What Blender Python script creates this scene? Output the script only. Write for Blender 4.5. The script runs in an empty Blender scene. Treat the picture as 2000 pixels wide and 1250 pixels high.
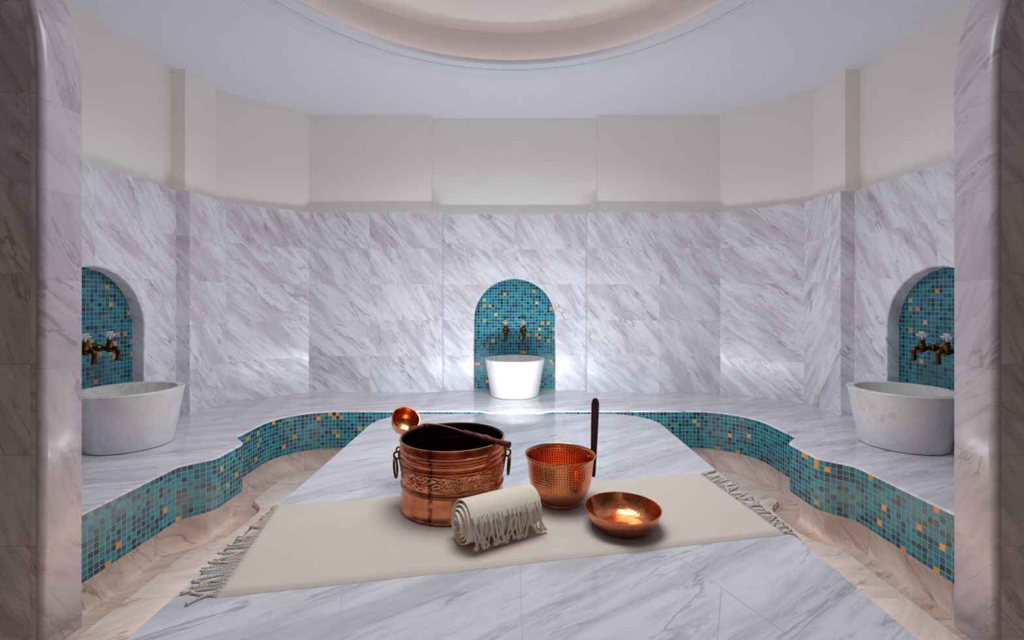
import bpy, bmesh, math, random
from math import pi, sin, cos, sqrt, atan2
from mathutils import Vector, Matrix, noise
from mathutils.geometry import tessellate_polygon
random.seed(7)
scn = bpy.context.scene
COL = scn.collection

# ------------------------------------------------------------------ helpers
def link(o, parent=None):
    COL.objects.link(o)
    if parent: o.parent = parent
    return o

class MB:
    """collects vertices / faces / metric uvs and becomes ONE mesh object"""
    def __init__(s): s.v=[]; s.f=[]; s.uv=[]; s.mi=[]
    def add(s, verts, faces, uvs=None, mi=0):
        b=len(s.v); s.v += [tuple(v) for v in verts]
        for k,f in enumerate(faces):
            s.f.append([b+i for i in f]); s.mi.append(mi)
            if uvs is None: s.uv.append([(verts[i][0],verts[i][1]) for i in f])
            elif isinstance(uvs,dict): s.uv.append(uvs[k])
            else: s.uv.append([uvs[i] for i in f])
    def quad(s,a,b,c,d,ua,ub,uc,ud,mi=0): s.add([a,b,c,d],[(0,1,2,3)],[ua,ub,uc,ud],mi)
    def grid(s, P, UV=None, cu=False, cv=False, mi=0):
        """P[i][j] grid of points; cu closes i, cv closes j"""
        n=len(P); m=len(P[0]); base=len(s.v)
        for i in range(n):
            for j in range(m): s.v.append(tuple(P[i][j]))
        for i in range(n if cu else n-1):
            for j in range(m if cv else m-1):
                i2=(i+1)%n; j2=(j+1)%m
                s.f.append([base+i*m+j, base+i2*m+j, base+i2*m+j2, base+i*m+j2]); s.mi.append(mi)
                if UV is None: s.uv.append([(i/n,j/m),((i+1)/n,j/m),((i+1)/n,(j+1)/m),(i/n,(j+1)/m)])
                else:
                    def g(a,b): return UV(a,b)
                    s.uv.append([g(i,j),g(i+1,j),g(i+1,j+1),g(i,j+1)])
    def box(s, c, d, mi=0, rot=None):
        x,y,z=[k/2 for k in d]; vs=[]
        for sx in(-1,1):
            for sy in(-1,1):
                for sz in(-1,1):
                    p=Vector((sx*x,sy*y,sz*z))
                    if rot: p=rot@p
                    vs.append(p+Vector(c))
        s.add(vs,[(0,1,3,2),(4,6,7,5),(0,4,5,1),(2,3,7,6),(0,2,6,4),(1,5,7,3)],None,mi)
    def tube(s, pts, rad, n=10, mi=0, caps=True, closed=False, flat=1.0):
        pts=[Vector(p) for p in pts]; m=len(pts)
        R = rad if isinstance(rad,(list,tuple)) else [rad]*m
        T=[]
        for i in range(m):
            if closed: t=pts[(i+1)%m]-pts[i-1]
            else: t=pts[min(i+1,m-1)]-pts[max(i-1,0)]
            T.append(t.normalized() if t.length>1e-9 else Vector((0,0,1)))
        up=Vector((0,0,1)) if abs(T[0].z)<.9 else Vector((1,0,0))
        nn=(up-T[0]*up.dot(T[0])).normalized(); P=[]
        for i in range(m):
            nn=nn-T[i]*nn.dot(T[i]); nn.normalize(); bb=T[i].cross(nn)
            P.append([pts[i]+(nn*cos(a)+bb*sin(a)*flat)*R[i] for a in [2*pi*k/n for k in range(n)]])
        s.grid(P,None,closed,True,mi)
        if caps and not closed:
            b=len(s.v); s.v+= [tuple(p) for p in P[0]]+[tuple(p) for p in P[-1]]
            s.f.append([b+k for k in range(n)][::-1]); s.f.append([b+n+k for k in range(n)])
            s.uv+= [[(0,0)]*n,[(0,0)]*n]; s.mi+=[mi,mi]
    def lathe(s, prof, n=64, c=(0,0,0), mi=0, M=None, disp=None, ulen=None):
        """prof list of (r,z) ; uv = arc length, height"""
        c=Vector(c); P=[]
        L=[0]
        for k in range(1,len(prof)): L.append(L[-1]+math.hypot(prof[k][0]-prof[k-1][0],prof[k][1]-prof[k-1][1]))
        for i in range(n):
            a=2*pi*i/n; row=[]
            for (r,z) in prof:
                rr=r+(disp(a,z,r) if disp else 0)
                p=Vector((rr*cos(a),rr*sin(a),z))
                if M: p=M@p
                row.append(p+c)
            P.append(row)
        s.grid(P, lambda i,j:(i/n,prof[min(j,len(prof)-1)][1]), True, False, mi)
    def sphere(s,c,r,n=10,mi=0,sz=1.0):
        prof=[(max(1e-5,r*sin(pi*k/(n))),-r*cos(pi*k/n)*sz) for k in range(n+1)]
        s.lathe(prof,n*2,c,mi)
    def build(s,name,mats,parent=None,smooth=True,sharp=40,weld=True):
        me=bpy.data.meshes.new(name); me.from_pydata(s.v,[],s.f)
        uvl=me.uv_layers.new(name='UVMap'); k=0
        for p,u in zip(me.polygons,s.uv):
            for li,uvv in zip(p.loop_indices,u): uvl.data[li].uv=uvv
        if not isinstance(mats,(list,tuple)): mats=[mats]
        for m in mats: me.materials.append(m)
        for p,m in zip(me.polygons,s.mi): p.material_index=m
        if weld:
            bm=bmesh.new(); bm.from_mesh(me)
            bmesh.ops.remove_doubles(bm,verts=bm.verts,dist=1e-6)
            bmesh.ops.recalc_face_normals(bm,faces=bm.faces)
            bm.to_mesh(me); bm.free()
        if smooth:
            for p in me.polygons: p.use_smooth=True
            me.set_sharp_from_angle(angle=math.radians(sharp))
        o=bpy.data.objects.new(name,me); return link(o,parent)

def tag(o,label=None,cat=None,group=None,kind=None):
    if label: o['label']=label
    if cat: o['category']=cat
    if group: o['group']=group
    if kind: o['kind']=kind
    return o
def empty(name,loc,rz=0):
    o=bpy.data.objects.new(name,None); o.location=loc; o.rotation_euler=(0,0,rz); o.empty_display_size=.05
    return link(o)
def copy_tree(o,parent=None):
    c=o.copy(); link(c); 
    if parent: c.parent=parent
    for ch in list(o.children): copy_tree(ch,c)
    return c

# ------------------------------------------------------------------ node helpers
def S(c):  # sRGB 0-255 -> linear
    return tuple([((x/255)/12.92 if x/255<=.04045 else ((x/255+.055)/1.055)**2.4) for x in c])+(1,)
class NT:
    def __init__(s,name):
        s.m=bpy.data.materials.new(name); s.m.use_nodes=True; s.t=s.m.node_tree; s.t.nodes.clear()
        s.out=s.n('ShaderNodeOutputMaterial'); s.b=s.n('ShaderNodeBsdfPrincipled'); s.l(s.b.outputs[0],s.out.inputs[0])
    def n(s,t,**k):
        x=s.t.nodes.new(t)
        for a,b in k.items(): setattr(x,a,b)
        return x
    def l(s,a,b): s.t.links.new(a,b)
    def put(s,sock,v):
        if isinstance(v,bpy.types.NodeSocket): s.l(v,sock)
        elif v is not None: sock.default_value=v
    def math(s,op,a,b=None,c=None,clamp=False):
        x=s.n('ShaderNodeMath',operation=op,use_clamp=clamp)
        s.put(x.inputs[0],a)
        if b is not None: s.put(x.inputs[1],b)
        if c is not None: s.put(x.inputs[2],c)
        return x.outputs[0]
    def vm(s,op,a,b=None,sc=None):
        x=s.n('ShaderNodeVectorMath',operation=op); s.put(x.inputs[0],a)
        if b is not None: s.put(x.inputs[1],b)
        if sc is not None: s.put(x.inputs['Scale'],sc)
        return x.outputs[0]
    def noise(s,v,scale,detail=4,rough=.55,dist=0,dim='3D'):
        x=s.n('ShaderNodeTexNoise',noise_dimensions=dim); s.put(x.inputs['Vector'],v)
        x.inputs['Scale'].default_value=scale; x.inputs['Detail'].default_value=detail
        x.inputs['Roughness'].default_value=rough; x.inputs['Distortion'].default_value=dist
        return x.outputs[0]
    def mr(s,v,a,b,c=0.,d=1.,smooth=True):
        x=s.n('ShaderNodeMapRange',interpolation_type='SMOOTHSTEP' if smooth else 'LINEAR'); s.put(x.inputs[0],v)
        for i,k in zip((1,2,3,4),(a,b,c,d)): x.inputs[i].default_value=k
        return x.outputs[0]
    def mix(s,f,a,b,blend='MIX'):
        x=s.n('ShaderNodeMix',data_type='RGBA',blend_type=blend); s.put(x.inputs[0],f); s.put(x.inputs[6],a); s.put(x.inputs[7],b)
        return x.outputs[2]
    def xyz(s,v):
        x=s.n('ShaderNodeSeparateXYZ'); s.put(x.inputs[0],v); return x.outputs
    def comb(s,a,b,c=0.):
        x=s.n('ShaderNodeCombineXYZ'); s.put(x.inputs[0],a); s.put(x.inputs[1],b); s.put(x.inputs[2],c); return x.outputs[0]
    def bump(s,h,strength=.3,dist=.01):
        x=s.n('ShaderNodeBump'); x.inputs['Strength'].default_value=strength; x.inputs['Distance'].default_value=dist
        s.put(x.inputs['Height'],h); s.l(x.outputs[0],s.b.inputs['Normal']); return x
    def set(s,**k):
        for a,v in k.items(): s.put(s.b.inputs[a.replace('_',' ')],v)

def marble(name,tw,th,angle,base=(230,229,236),vein=(146,136,141),rough=.24,amount=1.0,stretch=5.0,seam=.14,uoff=0.,voff=0.,jit=.35,tint=(190,184,194),obj=False,scale=1.0):
    t=NT(name)
    tc=t.n('ShaderNodeTexCoord'); uv=tc.outputs['Object'] if obj else tc.outputs['UV']
    u,v,w=t.xyz(uv)[:3]
    u=t.math('ADD',u,uoff); v=t.math('ADD',v,voff)
    su=t.math('DIVIDE',u,tw); sv=t.math('DIVIDE',v,th)
    iu=t.math('FLOOR',su); iv=t.math('FLOOR',sv)
    wn=t.n('ShaderNodeTexWhiteNoise',noise_dimensions='3D'); t.l(t.comb(iu,iv,.37),wn.inputs['Vector'])
    r=t.xyz(wn.outputs['Color'])
    # per tile jitter of the vein angle
    ang=t.math('ADD',t.math('MULTIPLY',t.math('SUBTRACT',r[0],.5),jit),angle)
    ca=t.math('COSINE',ang); sa=t.math('SINE',ang)
    x=t.math('ADD',t.math('MULTIPLY',u,ca),t.math('MULTIPLY',v,sa))
    y=t.math('SUBTRACT',t.math('MULTIPLY',v,ca),t.math('MULTIPLY',u,sa))
    zz = w if obj else 0.
    off=t.vm('SCALE',wn.outputs['Color'],sc=23.)
    p=t.vm('ADD',t.comb(x,t.math('MULTIPLY',y,stretch),zz),off)
    p=t.vm('SCALE',p,sc=scale)
    warp=t.n('ShaderNodeTexNoise'); t.l(p,warp.inputs['Vector']); warp.inputs['Scale'].default_value=1.6; warp.inputs['Detail'].default_value=3
    p2=t.vm('ADD',p,t.vm('SCALE',t.vm('SUBTRACT',warp.outputs['Color'],(.5,.5,.5)),sc=.42))
    def ridge(sc,wd,det=5,ro=.55):
        n=t.noise(p2,sc,det,ro); return t.mr(t.math('ABSOLUTE',t.math('SUBTRACT',n,.5)),0.,wd,1.,0.)
    cloud=t.mr(t.noise(p2,1.7,5,.6),.42,.66)
    fine=t.mr(t.noise(p2,5.5,6,.65),.45,.72)
    m1=t.mr(t.noise(p,1.3,2),.44,.60)
    m2=t.mr(t.noise(p,2.3,2),.45,.60)
    v1=t.math('MULTIPLY',ridge(1.5,.017),m1); v2=t.math('MULTIPLY',ridge(3.0,.022,6,.6),m2)
    c=t.mix(t.math('MULTIPLY',cloud,.78*amount),S(base),S(tint))
    c=t.mix(t.math('MULTIPLY',fine,.50*amount),c,S(tuple(int(k*.9) for k in tint)))
    c=t.mix(t.math('MULTIPLY',v2,.55*amount),c,S(tuple(min(255,k+14) for k in vein)))
    c=t.mix(t.math('MULTIPLY',v1,.68*amount),c,S(vein))
    c=t.mix(t.math('MULTIPLY',t.math('SUBTRACT',r[1],.5,clamp=True),.12),c,S(tuple(int(k*.86) for k in base)))
    if seam>0:
        fu=t.math('FRACT',su); fv=t.math('FRACT',sv)
        du=t.math('MULTIPLY',t.math('MINIMUM',fu,t.math('SUBTRACT',1.,fu)),tw)
        dv=t.math('MULTIPLY',t.math('MINIMUM',fv,t.math('SUBTRACT',1.,fv)),th)
        d=t.math('MINIMUM',du,dv); sm=t.mr(d,.0006,.0018,1.,0.)
        c=t.mix(t.math('MULTIPLY',sm,seam),c,S((150,142,146)))
    t.set(Base_Color=c,Roughness=t.mr(t.noise(p,6,2),.3,.7,rough*.8,rough*1.3),IOR=1.5)
    return t.m

def mosaic(name,gold=.034,lit_gain=1.):
    t=NT(name); ts=.0257
    uv=t.n('ShaderNodeTexCoord').outputs['UV']; u,v,_=t.xyz(uv)[:3]
    su=t.math('DIVIDE',u,ts); sv=t.math('DIVIDE',v,ts)
    iu=t.math('FLOOR',su); iv=t.math('FLOOR',sv)
    wn=t.n('ShaderNodeTexWhiteNoise',noise_dimensions='3D'); t.l(t.comb(iu,iv,.53),wn.inputs['Vector'])
    wn2=t.n('ShaderNodeTexWhiteNoise',noise_dimensions='3D'); t.l(t.comb(iu,iv,7.3),wn2.inputs['Vector'])
    cr=t.n('ShaderNodeValToRGB'); cr.color_ramp.interpolation='CONSTANT'; e=cr.color_ramp.elements
    cols=[(0,(7,14,32)),(.15,(4,44,62)),(.22,(10,64,104)),(.31,(2,112,134)),(.44,(6,122,140)),(.54,(4,88,94)),(.66,(10,112,112)),(.76,(4,86,122)),(.84,(20,108,116)),(.865,(14,28,56)),(.94,(44,88,86)),(1-gold,(226,140,18))]
    e[0].position=0; e[0].color=S(cols[0][1]); e[1].position=cols[1][0]; e[1].color=S(cols[1][1])
    for pz,cc in cols[2:]:
        k=e.new(pz); k.color=S(cc)
    t.l(wn.outputs['Value'],cr.inputs[0])
    r2=t.xyz(wn2.outputs['Color'])
    # glass streaks inside one tile
    st=t.noise(t.vm('ADD',t.comb(t.math('MULTIPLY',su,1.2),t.math('MULTIPLY',sv,4.)),t.vm('SCALE',wn2.outputs['Color'],sc=9.)),1.3,3)
    c=t.mix(t.mr(st,.35,.7,0.,.45),cr.outputs[0],S((6,70,84)))
    c=t.mix(t.math('MULTIPLY',r2[1],.18),c,S((14,150,164)))
    gm=t.math('GREATER_THAN',wn.outputs['Value'],1-gold)
    c=t.mix(t.math('MULTIPLY',gm,.75),c,t.mix(r2[0],S((228,156,24)),S((196,108,22))))
    fu=t.math('FRACT',su); fv=t.math('FRACT',sv)
    du=t.math('MINIMUM',fu,t.math('SUBTRACT',1.,fu)); dv=t.math('MINIMUM',fv,t.math('SUBTRACT',1.,fv))
    d=t.math('MINIMUM',du,dv); g=t.mr(d,.038,.075,1.,0.)
    c=t.mix(g,c,S((118,148,154)))
    c=t.mix(1.,c,(lit_gain,lit_gain,lit_gain,1),'MULTIPLY')
    t.set(Base_Color=c,Roughness=t.mr(g,0,1,.2,.7,False),IOR=1.38)
    t.bump(t.mr(d,.03,.16),.35,.0015)
    return t.m

def plain(name,c,rough=.5,metal=0.,var=0.,vs=20.,bump=0.,bs=60.,bd=.002,c2=None,**kw):
    t=NT(name); tc=t.n('ShaderNodeTexCoord').outputs['Object']
    col=S(c)
    if var or c2:
        nn=t.mr(t.noise(tc,vs,4,.6),.35,.65)
        col=t.mix(nn if not var else t.math('MULTIPLY',nn,var),S(c),S(c2 or tuple(int(k*.7) for k in c)))
    t.set(Base_Color=col,Roughness=rough,Metallic=metal,**kw)
    if bump: t.bump(t.noise(tc,bs,3),bump,bd)
    return t.m

M={}
DN=-0.86   # vein direction: down to the right
M['wall']=marble('marble_wall_tiles',.615,.305,DN)
M['wall_side_r']=marble('marble_wall_tiles_right',.615,.305,DN,uoff=6.15)
M['corner']=marble('marble_corner_tiles',.615,.305,-.78,uoff=3.07)
M['corner_r']=marble('marble_corner_tiles_right',.615,.305,-.70,uoff=9.84)
M['narrow_r']=marble('marble_narrow_tiles',.615,.305,1.05,uoff=12.3,voff=0.)
M['bench']=marble('marble_bench_top',9.1,9.3,.42,rough=.07,seam=0,uoff=4,voff=3,amount=.9,stretch=6.5,scale=.8,base=(222,220,226))
M['slab']=marble('marble_slab_top',9.1,9.3,.66,rough=.07,seam=0,uoff=4.3,voff=3.2,amount=.95,base=(218,217,224),stretch=7.,scale=.8,vein=(150,146,154),tint=(188,186,196))
M['plinth']=marble('marble_plinth',.42,.9,-.9,rough=.25,base=(228,218,212),tint=(205,190,184),vein=(150,122,110),seam=.6)
M['floor']=marble('marble_floor',.62,.62,.55,rough=.22,base=(236,222,214),tint=(220,202,192),vein=(160,130,118),seam=.4,jit=.8)
M['gutter']=marble('marble_gutter_shaded',.62,.9,.3,rough=.3,base=(224,200,186),tint=(204,176,162),vein=(140,108,94),seam=.4,jit=.8)  # colour darkened for the shade below the floor step
M['pillar']=marble('marble_pillar_tiles',.62,.305,-1.0,voff=-.012,jit=.5,seam=.5,amount=1.)
M['pillar_in_shaded']=marble('marble_reveal_tiles_shaded',.62,.305,-1.0,base=(190,183,189),tint=(166,157,164),vein=(124,112,117),voff=.006,uoff=3.1,jit=.7,seam=.5,rough=.2,amount=.85)  # reveal marble darkened in colour to stand in for its weaker light
M['basin']=marble('marble_basin',9,9,.12,rough=.28,seam=0,uoff=4.5,voff=4.5,amount=.45,obj=True,stretch=3.,base=(226,224,222),tint=(200,196,194),vein=(158,148,142),scale=2.2)
M['mosaic']=mosaic('glass_mosaic')
M['mosaic_niche_lit']=mosaic('glass_mosaic_niche_lit',.04,1.45)  # same tiles, colour brightened for the strong light on the far niche
M['plaster']=plain('cream_plaster',(243,240,234),.75,bump=.05,bs=220,bd=.001)
M['ceil']=plain('white_ceiling_paint',(232,235,243),.7)
M['mould']=plain('moulding_paint',(228,232,242),.7)
M['dome']=plain('dome_paint',(222,224,228),.8)
M['joint']=plain('slab_joint',(182,178,186),.5)

# copper
def copper(name,base=(214,122,78),dark=(120,52,30),rough=.2,kind=None,patch=.5):
    t=NT(name); tcn=t.n('ShaderNodeTexCoord'); ob=tcn.outputs['Object']; uv=tcn.outputs['UV']
    st=t.noise(t.vm('MULTIPLY',ob,(1.,1.,1.6)),11,4,.6)
    c=t.mix(t.mr(st,.40,.75,0.,patch),S(base),S(dark))
    u,v,_=t.xyz(uv)[:3]
    if kind=='band':
        # vertical seam where the sheet was joined
        d=t.math('ABSOLUTE',t.math('SUBTRACT',u,.703)); sm=t.mr(d,.004,.010,1.,0.)
        sm=t.math('MULTIPLY',sm,t.mr(t.noise(ob,60,3),.3,.55))
        c=t.mix(t.math('MULTIPLY',sm,.7),c,S((70,34,26)))
        low=t.mr(v,.0,.02,1.,0.); c=t.mix(t.math('MULTIPLY',low,t.mr(t.noise(ob,45,4),.45,.6,0.,.7)),c,S((70,34,26)))
    t.set(Base_Color=c,Metallic=1.,Roughness=t.mr(t.noise(ob,30,4,.6),.3,.7,rough*.75,rough*1.6))
    if kind=='hammer':
        N=72.; fu=t.math('SUBTRACT',t.math('FRACT',t.math('MULTIPLY',u,N)),.5); fv=t.math('SUBTRACT',t.math('FRACT',t.math('DIVIDE',v,.0088)),.5)
        d=t.math('SQRT',t.math('ADD',t.math('MULTIPLY',fu,fu),t.math('MULTIPLY',fv,fv)))
        h=t.math('MULTIPLY',t.mr(d,0.,.48),t.mr(v,.045,.075))
        t.bump(h,.9,.0011)
    elif kind=='dish':
        vo=t.n('ShaderNodeTexVoronoi'); t.l(ob,vo.inputs['Vector']); vo.inputs['Scale'].default_value=110
        t.bump(vo.outputs[0],.25,.0015)
    elif kind=='band':
        t.bump(t.noise(ob,70,4),.25,.0012)
    return t.m
M['cop1']=copper('aged_copper',kind='band',rough=.22,base=(226,144,106),dark=(152,88,62),patch=.6)
M['cop1in']=plain('tarnished_copper_inside',(70,40,34),.38,1.,var=.6,vs=18,bump=.1)
M['cop2']=copper('hammered_copper',base=(238,150,104),dark=(206,112,66),kind='hammer',rough=.16,patch=.25)
M['cop3']=copper('dish_copper',base=(238,148,100),dark=(196,104,62),kind='dish',rough=.2,patch=.25)
M['cop4']=copper('ladle_copper',base=(234,142,96),dark=(180,92,54),rough=.17,patch=.4)
M['brass']=plain('old_brass',(128,98,48),.32,1.,var=.6,vs=60,c2=(70,46,22))
M['bronze']=plain('aged_bronze_tap',(112,76,40),.3,1.,var=.7,vs=50,c2=(46,28,16))
M['chrome']=plain('pale_nickel',(236,226,222),.38,.55)
def wood(name,c,c2):
    t=NT(name); ob=t.n('ShaderNodeTexCoord').outputs['Object']
    n=t.noise(t.vm('MULTIPLY',ob,(30.,30.,4.)),3,5,.6)
    t.set(Base_Color=t.mix(t.mr(n,.35,.65),S(c),S(c2)),Roughness=.33,IOR=1.5); return t.m
M['wood1']=wood('turned_red_wood',(124,52,30),(74,28,18))
M['wood2']=wood('dark_red_wood',(96,40,32),(56,24,20))
def cloth(name,c):
    t=NT(name); ob=t.n('ShaderNodeTexCoord').outputs['Object']
    x,y,z=t.xyz(ob)[:3]
    wv=t.math('ADD',t.math('SINE',t.math('MULTIPLY',x,2600.)),t.math('SINE',t.math('MULTIPLY',y,2600.)))
    n=t.noise(t.vm('MULTIPLY',ob,(3.,40.,10.)),5,4)
    t.set(Base_Color=t.mix(t.mr(n,.3,.7,0.,.25),S(c),S(tuple(int(k*.92) for k in c))),Roughness=.9,Sheen_Weight=.25)
    t.bump(t.math('ADD',t.math('MULTIPLY',wv,.1),t.noise(ob,14,4)),.12,.004); return t.m
M['cloth']=cloth('cream_cotton',(222,205,194)); M['tassel']=cloth('cream_cotton_thread',(226,214,200))
M['towel']=cloth('ivory_cotton',(238,224,204))

# ------------------------------------------------------------------ plan of the room
ZB=.414          # bench top
ZM=1.939         # top of marble cladding
ZC=2.80          # ceiling
CX=-.022         # camera x
# half plan (right side); U positions of tile grid follow the walls
YE=1.75
def mirror(pl): return [(-x,y) for x,y in pl]

class Frame:
    def __init__(s,p0,p1): # face from p0 to p1 (as seen from the room: left to right)
        s.p=Vector(p0); d=Vector(p1)-s.p; s.L=d.length; s.u=d.normalized(); s.n=Vector((-s.u.y,s.u.x)) # n : away from room (behind)
    def P(s,u,z,d=0.):
        q=s.p+s.u*u+s.n*d; return (q.x,q.y,z)

def wall_face(mb,p0,p1,z0,z1,u0,flip=False,mi=0):
    f=Frame(p0,p1)
    mb.quad(f.P(0,z0),f.P(f.L,z0),f.P(f.L,z1),f.P(0,z1),(u0,z0-ZB),(u0+f.L,z0-ZB),(u0+f.L,z1-ZB),(u0,z1-ZB),mi)
    return u0+f.L

NH=.351; NS=1.027; ND=.078
def arch_path(h,spring,off=0.,n=40,zb=ZB):
    r=h+off; pts=[(-r,zb),( -r,zb+(spring-zb)*.5),(-r,spring)]
    for k in range(1,n): a=pi-pi*k/n; pts.append((r*cos(a),spring+r*sin(a)))
    return pts+[(r,spring),(r,zb+(spring-zb)*.5),(r,zb)]
def niche_wall(name_struct,p0,p1,uc,u0):
    """face p0->p1 with an arched niche centred at distance uc; texture u = u0 at the niche centre"""
    f=Frame(p0,p1); mb=MB(); rb=.010
    A=arch_path(NH,NS,rb)
    def vt(u,z,d=0.): return f.P(uc+u,z,d)
    def uvf(u,z): return (u0+u,z-ZB)
    # side strips
    for (a,b) in ((-uc,-(NH+rb)),((NH+rb),f.L-uc)):
        mb.quad(vt(a,ZB),vt(b,ZB),vt(b,ZM),vt(a,ZM),uvf(a,ZB),uvf(b,ZB),uvf(b,ZM),uvf(a,ZM))
    top=[a for a in A if a[1]>=NS-1e-6]
    for k in range(len(top)-1):
        (ua,za),(ub,zb)=top[k],top[k+1]
        mb.quad(vt(ua,za),vt(ub,zb),vt(ub,ZM),vt(ua,ZM),uvf(ua,za),uvf(ub,zb),uvf(ub,ZM),uvf(ua,ZM))
    # rounded arris + reveal
    rings=[]
    for k in range(5):
        a=pi/2*k/4; rings.append((rb*(1-sin(a)),rb*(1-cos(a))))
    rings.append((0,ND))
    rows=[[vt(x,z,dd) for (x,z) in arch_path(NH,NS,off)] for off,dd in rings]
    AP=arch_path(NH,NS); ll=[0]
    for k in range(1,len(AP)): ll.append(ll[-1]+math.hypot(AP[k][0]-AP[k-1][0],AP[k][1]-AP[k-1][1]))
    mb.grid(rows,lambda i,j:(rings[min(i,5)][1]+.2,ll[min(j,len(ll)-1)]))
    return mb,f,vt
def niche_panel(vt,parent):
    mb=MB(); P=arch_path(NH+.004,NS)
    pts=[(x,z) for x,z in P]
    c=(0,NS)
    verts=[vt(x,z,ND-.001) for x,z in pts]+[vt(0,NS,ND-.001)]
    n=len(pts); faces=[(i,i+1,n) for i in range(n-1)]+[(n-1,0,n)]
    uvs=[(x+.0128+1.5,z-ZB+.002) for x,z in pts]+[(1.5128,NS-ZB+.002)]
    mb.add(verts,faces,uvs); return mb.build('mosaic_panel',M['mosaic_niche_lit' if abs(vt(0,2.)[0])<.5 else 'mosaic'],parent,smooth=False)

# vertices of marble plan, right half, from centre outwards
BY,SY=4.13,4.04
mR=[(.617,BY),(.617,SY),(1.745,SY),(2.20,3.62),(2.215,3.24),(2.308,3.24),(2.308,YE)]
pR=[(.72,4.205),(.72,4.12),(1.78,4.12),(2.28,3.63),(2.295,3.31),(2.395,3.31),(2.395,YE)]
NY=2.61 # centre of the side niches

def fillet_face(mb,p,q,z0,z1): pass
# back wall
mb,f,vt=niche_wall('b',(-.617,BY),(.617,BY),.617,0.)
wall_face(mb,(.617,BY),(.617,SY),ZB,ZM,.617); wall_face(mb,(.617,SY),(1.745,SY),ZB,ZM,.617)
wall_face(mb,(-.617,SY),(-.617,BY),ZB,ZM,-.617-.09); wall_face(mb,(-1.745,SY),(-.617,SY),ZB,ZM,-.617-1.128)
wb=mb.build('wall_back',M['wall'],sharp=30); tag(wb,kind='structure'); niche_panel(vt,wb)
def seamless(p): return p
def side_wall(s):
    mb=MB(); X=2.308*s
    if s<0:
        p0,p1=(X,YE),(X,3.24); uc=NY-YE
    else:
        p0,p1=(X,3.24),(X,YE); uc=3.24-NY
    mb,f,vt=niche_wall('s',p0,p1,uc,6.15 if s<0 else 0.)
    a,b=(2.215*s,3.24),(X,3.24)
    if s<0: wall_face(mb,b,a,ZB,ZM,.1)
    else: wall_face(mb,a,b,ZB,ZM,.1)
    o=mb.build('wall_left' if s<0 else 'wall_right',M['wall'] if s<0 else M['wall_side_r'],sharp=30)
    tag(o,kind='structure'); niche_panel(vt,o)
    # angled corner
    mb=MB(); c0,c1,c2=(1.745*s,SY),(2.20*s,3.62),(2.215*s,3.24)
    if s<0:
        wall_face(mb,c2,c1,ZB,ZM,.235); wall_face(mb,c1,c0,ZB,ZM,.615)
    else:
        wall_face(mb,c0,c1,ZB,ZM,-.004); wall_face(mb,c1,c2,ZB,ZM,.625,mi=1)
    o=mb.build('wall_back_left' if s<0 else 'wall_back_right',[M['corner'] if s<0 else M['corner_r'],M['narrow_r']],sharp=10)
    tag(o,kind='structure')
side_wall(-1); side_wall(1)
# bullnose stone corners (vertical rounded edges)
mb=MB()
for s in (-1,1):
    for (x,y) in ((.617,SY),(2.215,3.24)):
        mb.tube([(x*s+( .004*s if x<1 else -.0*s),y+.004,ZB),(x*s+(.004*s if x<1 else 0),y+.004,ZM+.001)],.0075,12)
# plaster + ledge
def plaster_part(name,mp,pp,parent):
    mb=MB(); u=0
    for k in range(len(pp)-1):
        a,b=pp[k],pp[k+1]; L=math.dist(a,b)
        mb.quad((a[0],a[1],ZM-.01),(b[0],b[1],ZM-.01),(b[0],b[1],ZC+.02),(a[0],a[1],ZC+.02),(u,0),(u+L,0),(u+L,1),(u,1)); u+=L
    for k in range(len(pp)-1):
        a,b,c,d=mp[k],mp[k+1],pp[k+1],pp[k]
        mb.quad((*a,ZM),(*b,ZM),(*c,ZM),(*d,ZM),(0,0),(1,0),(1,1),(0,1))
    o=mb.build(name,M['plaster'],parent,sharp=10); return o
W=bpy.data.objects
plaster_part('plaster_panel',[(-1.745,SY)]+[( -.617,SY),(-.617,BY),(.617,BY),(.617,SY),(1.745,SY)],[(-1.78,4.12),(-.72,4.12),(-.72,4.205),(.72,4.205),(.72,4.12),(1.78,4.12)],W['wall_back'])
for s,w1,w2 in ((-1,'wall_back_left','wall_left'),(1,'wall_back_right','wall_right')):
    plaster_part('plaster_panel',[(x*s,y) for x,y in mR[2:5]],[(x*s,y) for x,y in pR[2:5]],W[w1])
    plaster_part('plaster_panel',[(x*s,y) for x,y in mR[4:]],[(x*s,y) for x,y in pR[4:]],W[w2])

# ------------------------------------------------------------------ ceiling with round opening
DC=(CX,1.87)
def circ(r,z,n=128): return [Vector((DC[0]+r*cos(2*pi*k/n),DC[1]+r*sin(2*pi*k/n),z)) for k in range(n)]
X0,X1,Y0,Y1=-2.75,2.75,-1.3,4.35
def rect_ray(k,n=128):
    a=2*pi*k/n; dx,dy=cos(a),sin(a); t=1e9
    if dx>1e-9: t=min(t,(X1-DC[0])/dx)
    if dx<-1e-9: t=min(t,(X0-DC[0])/dx)
    if dy>1e-9: t=min(t,(Y1-DC[1])/dy)
    if dy<-1e-9: t=min(t,(Y0-DC[1])/dy)
    return Vector((DC[0]+dx*t,DC[1]+dy*t,ZC))
mb=MB(); c=circ(1.465,ZC); R=[rect_ray(k) for k in range(128)]
mb.grid([[c[k],R[k]] for k in range(128)],None,True,False)
for (x,y) in ((X0,Y0),(X1,Y0),(X0,Y1),(X1,Y1)):  # corner fillers, just above
    mb.quad((x,y,ZC+.004),(x-(.9 if x>0 else -.9),y,ZC+.004),(x-(.9 if x>0 else -.9),y-(.9 if y>0 else -.9),ZC+.004),(x,y-(.9 if y>0 else -.9),ZC+.004),(0,0),(1,0),(1,1),(0,1))
ceiling=mb.build('ceiling',M['ceil'],smooth=False); tag(ceiling,kind='structure')
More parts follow.
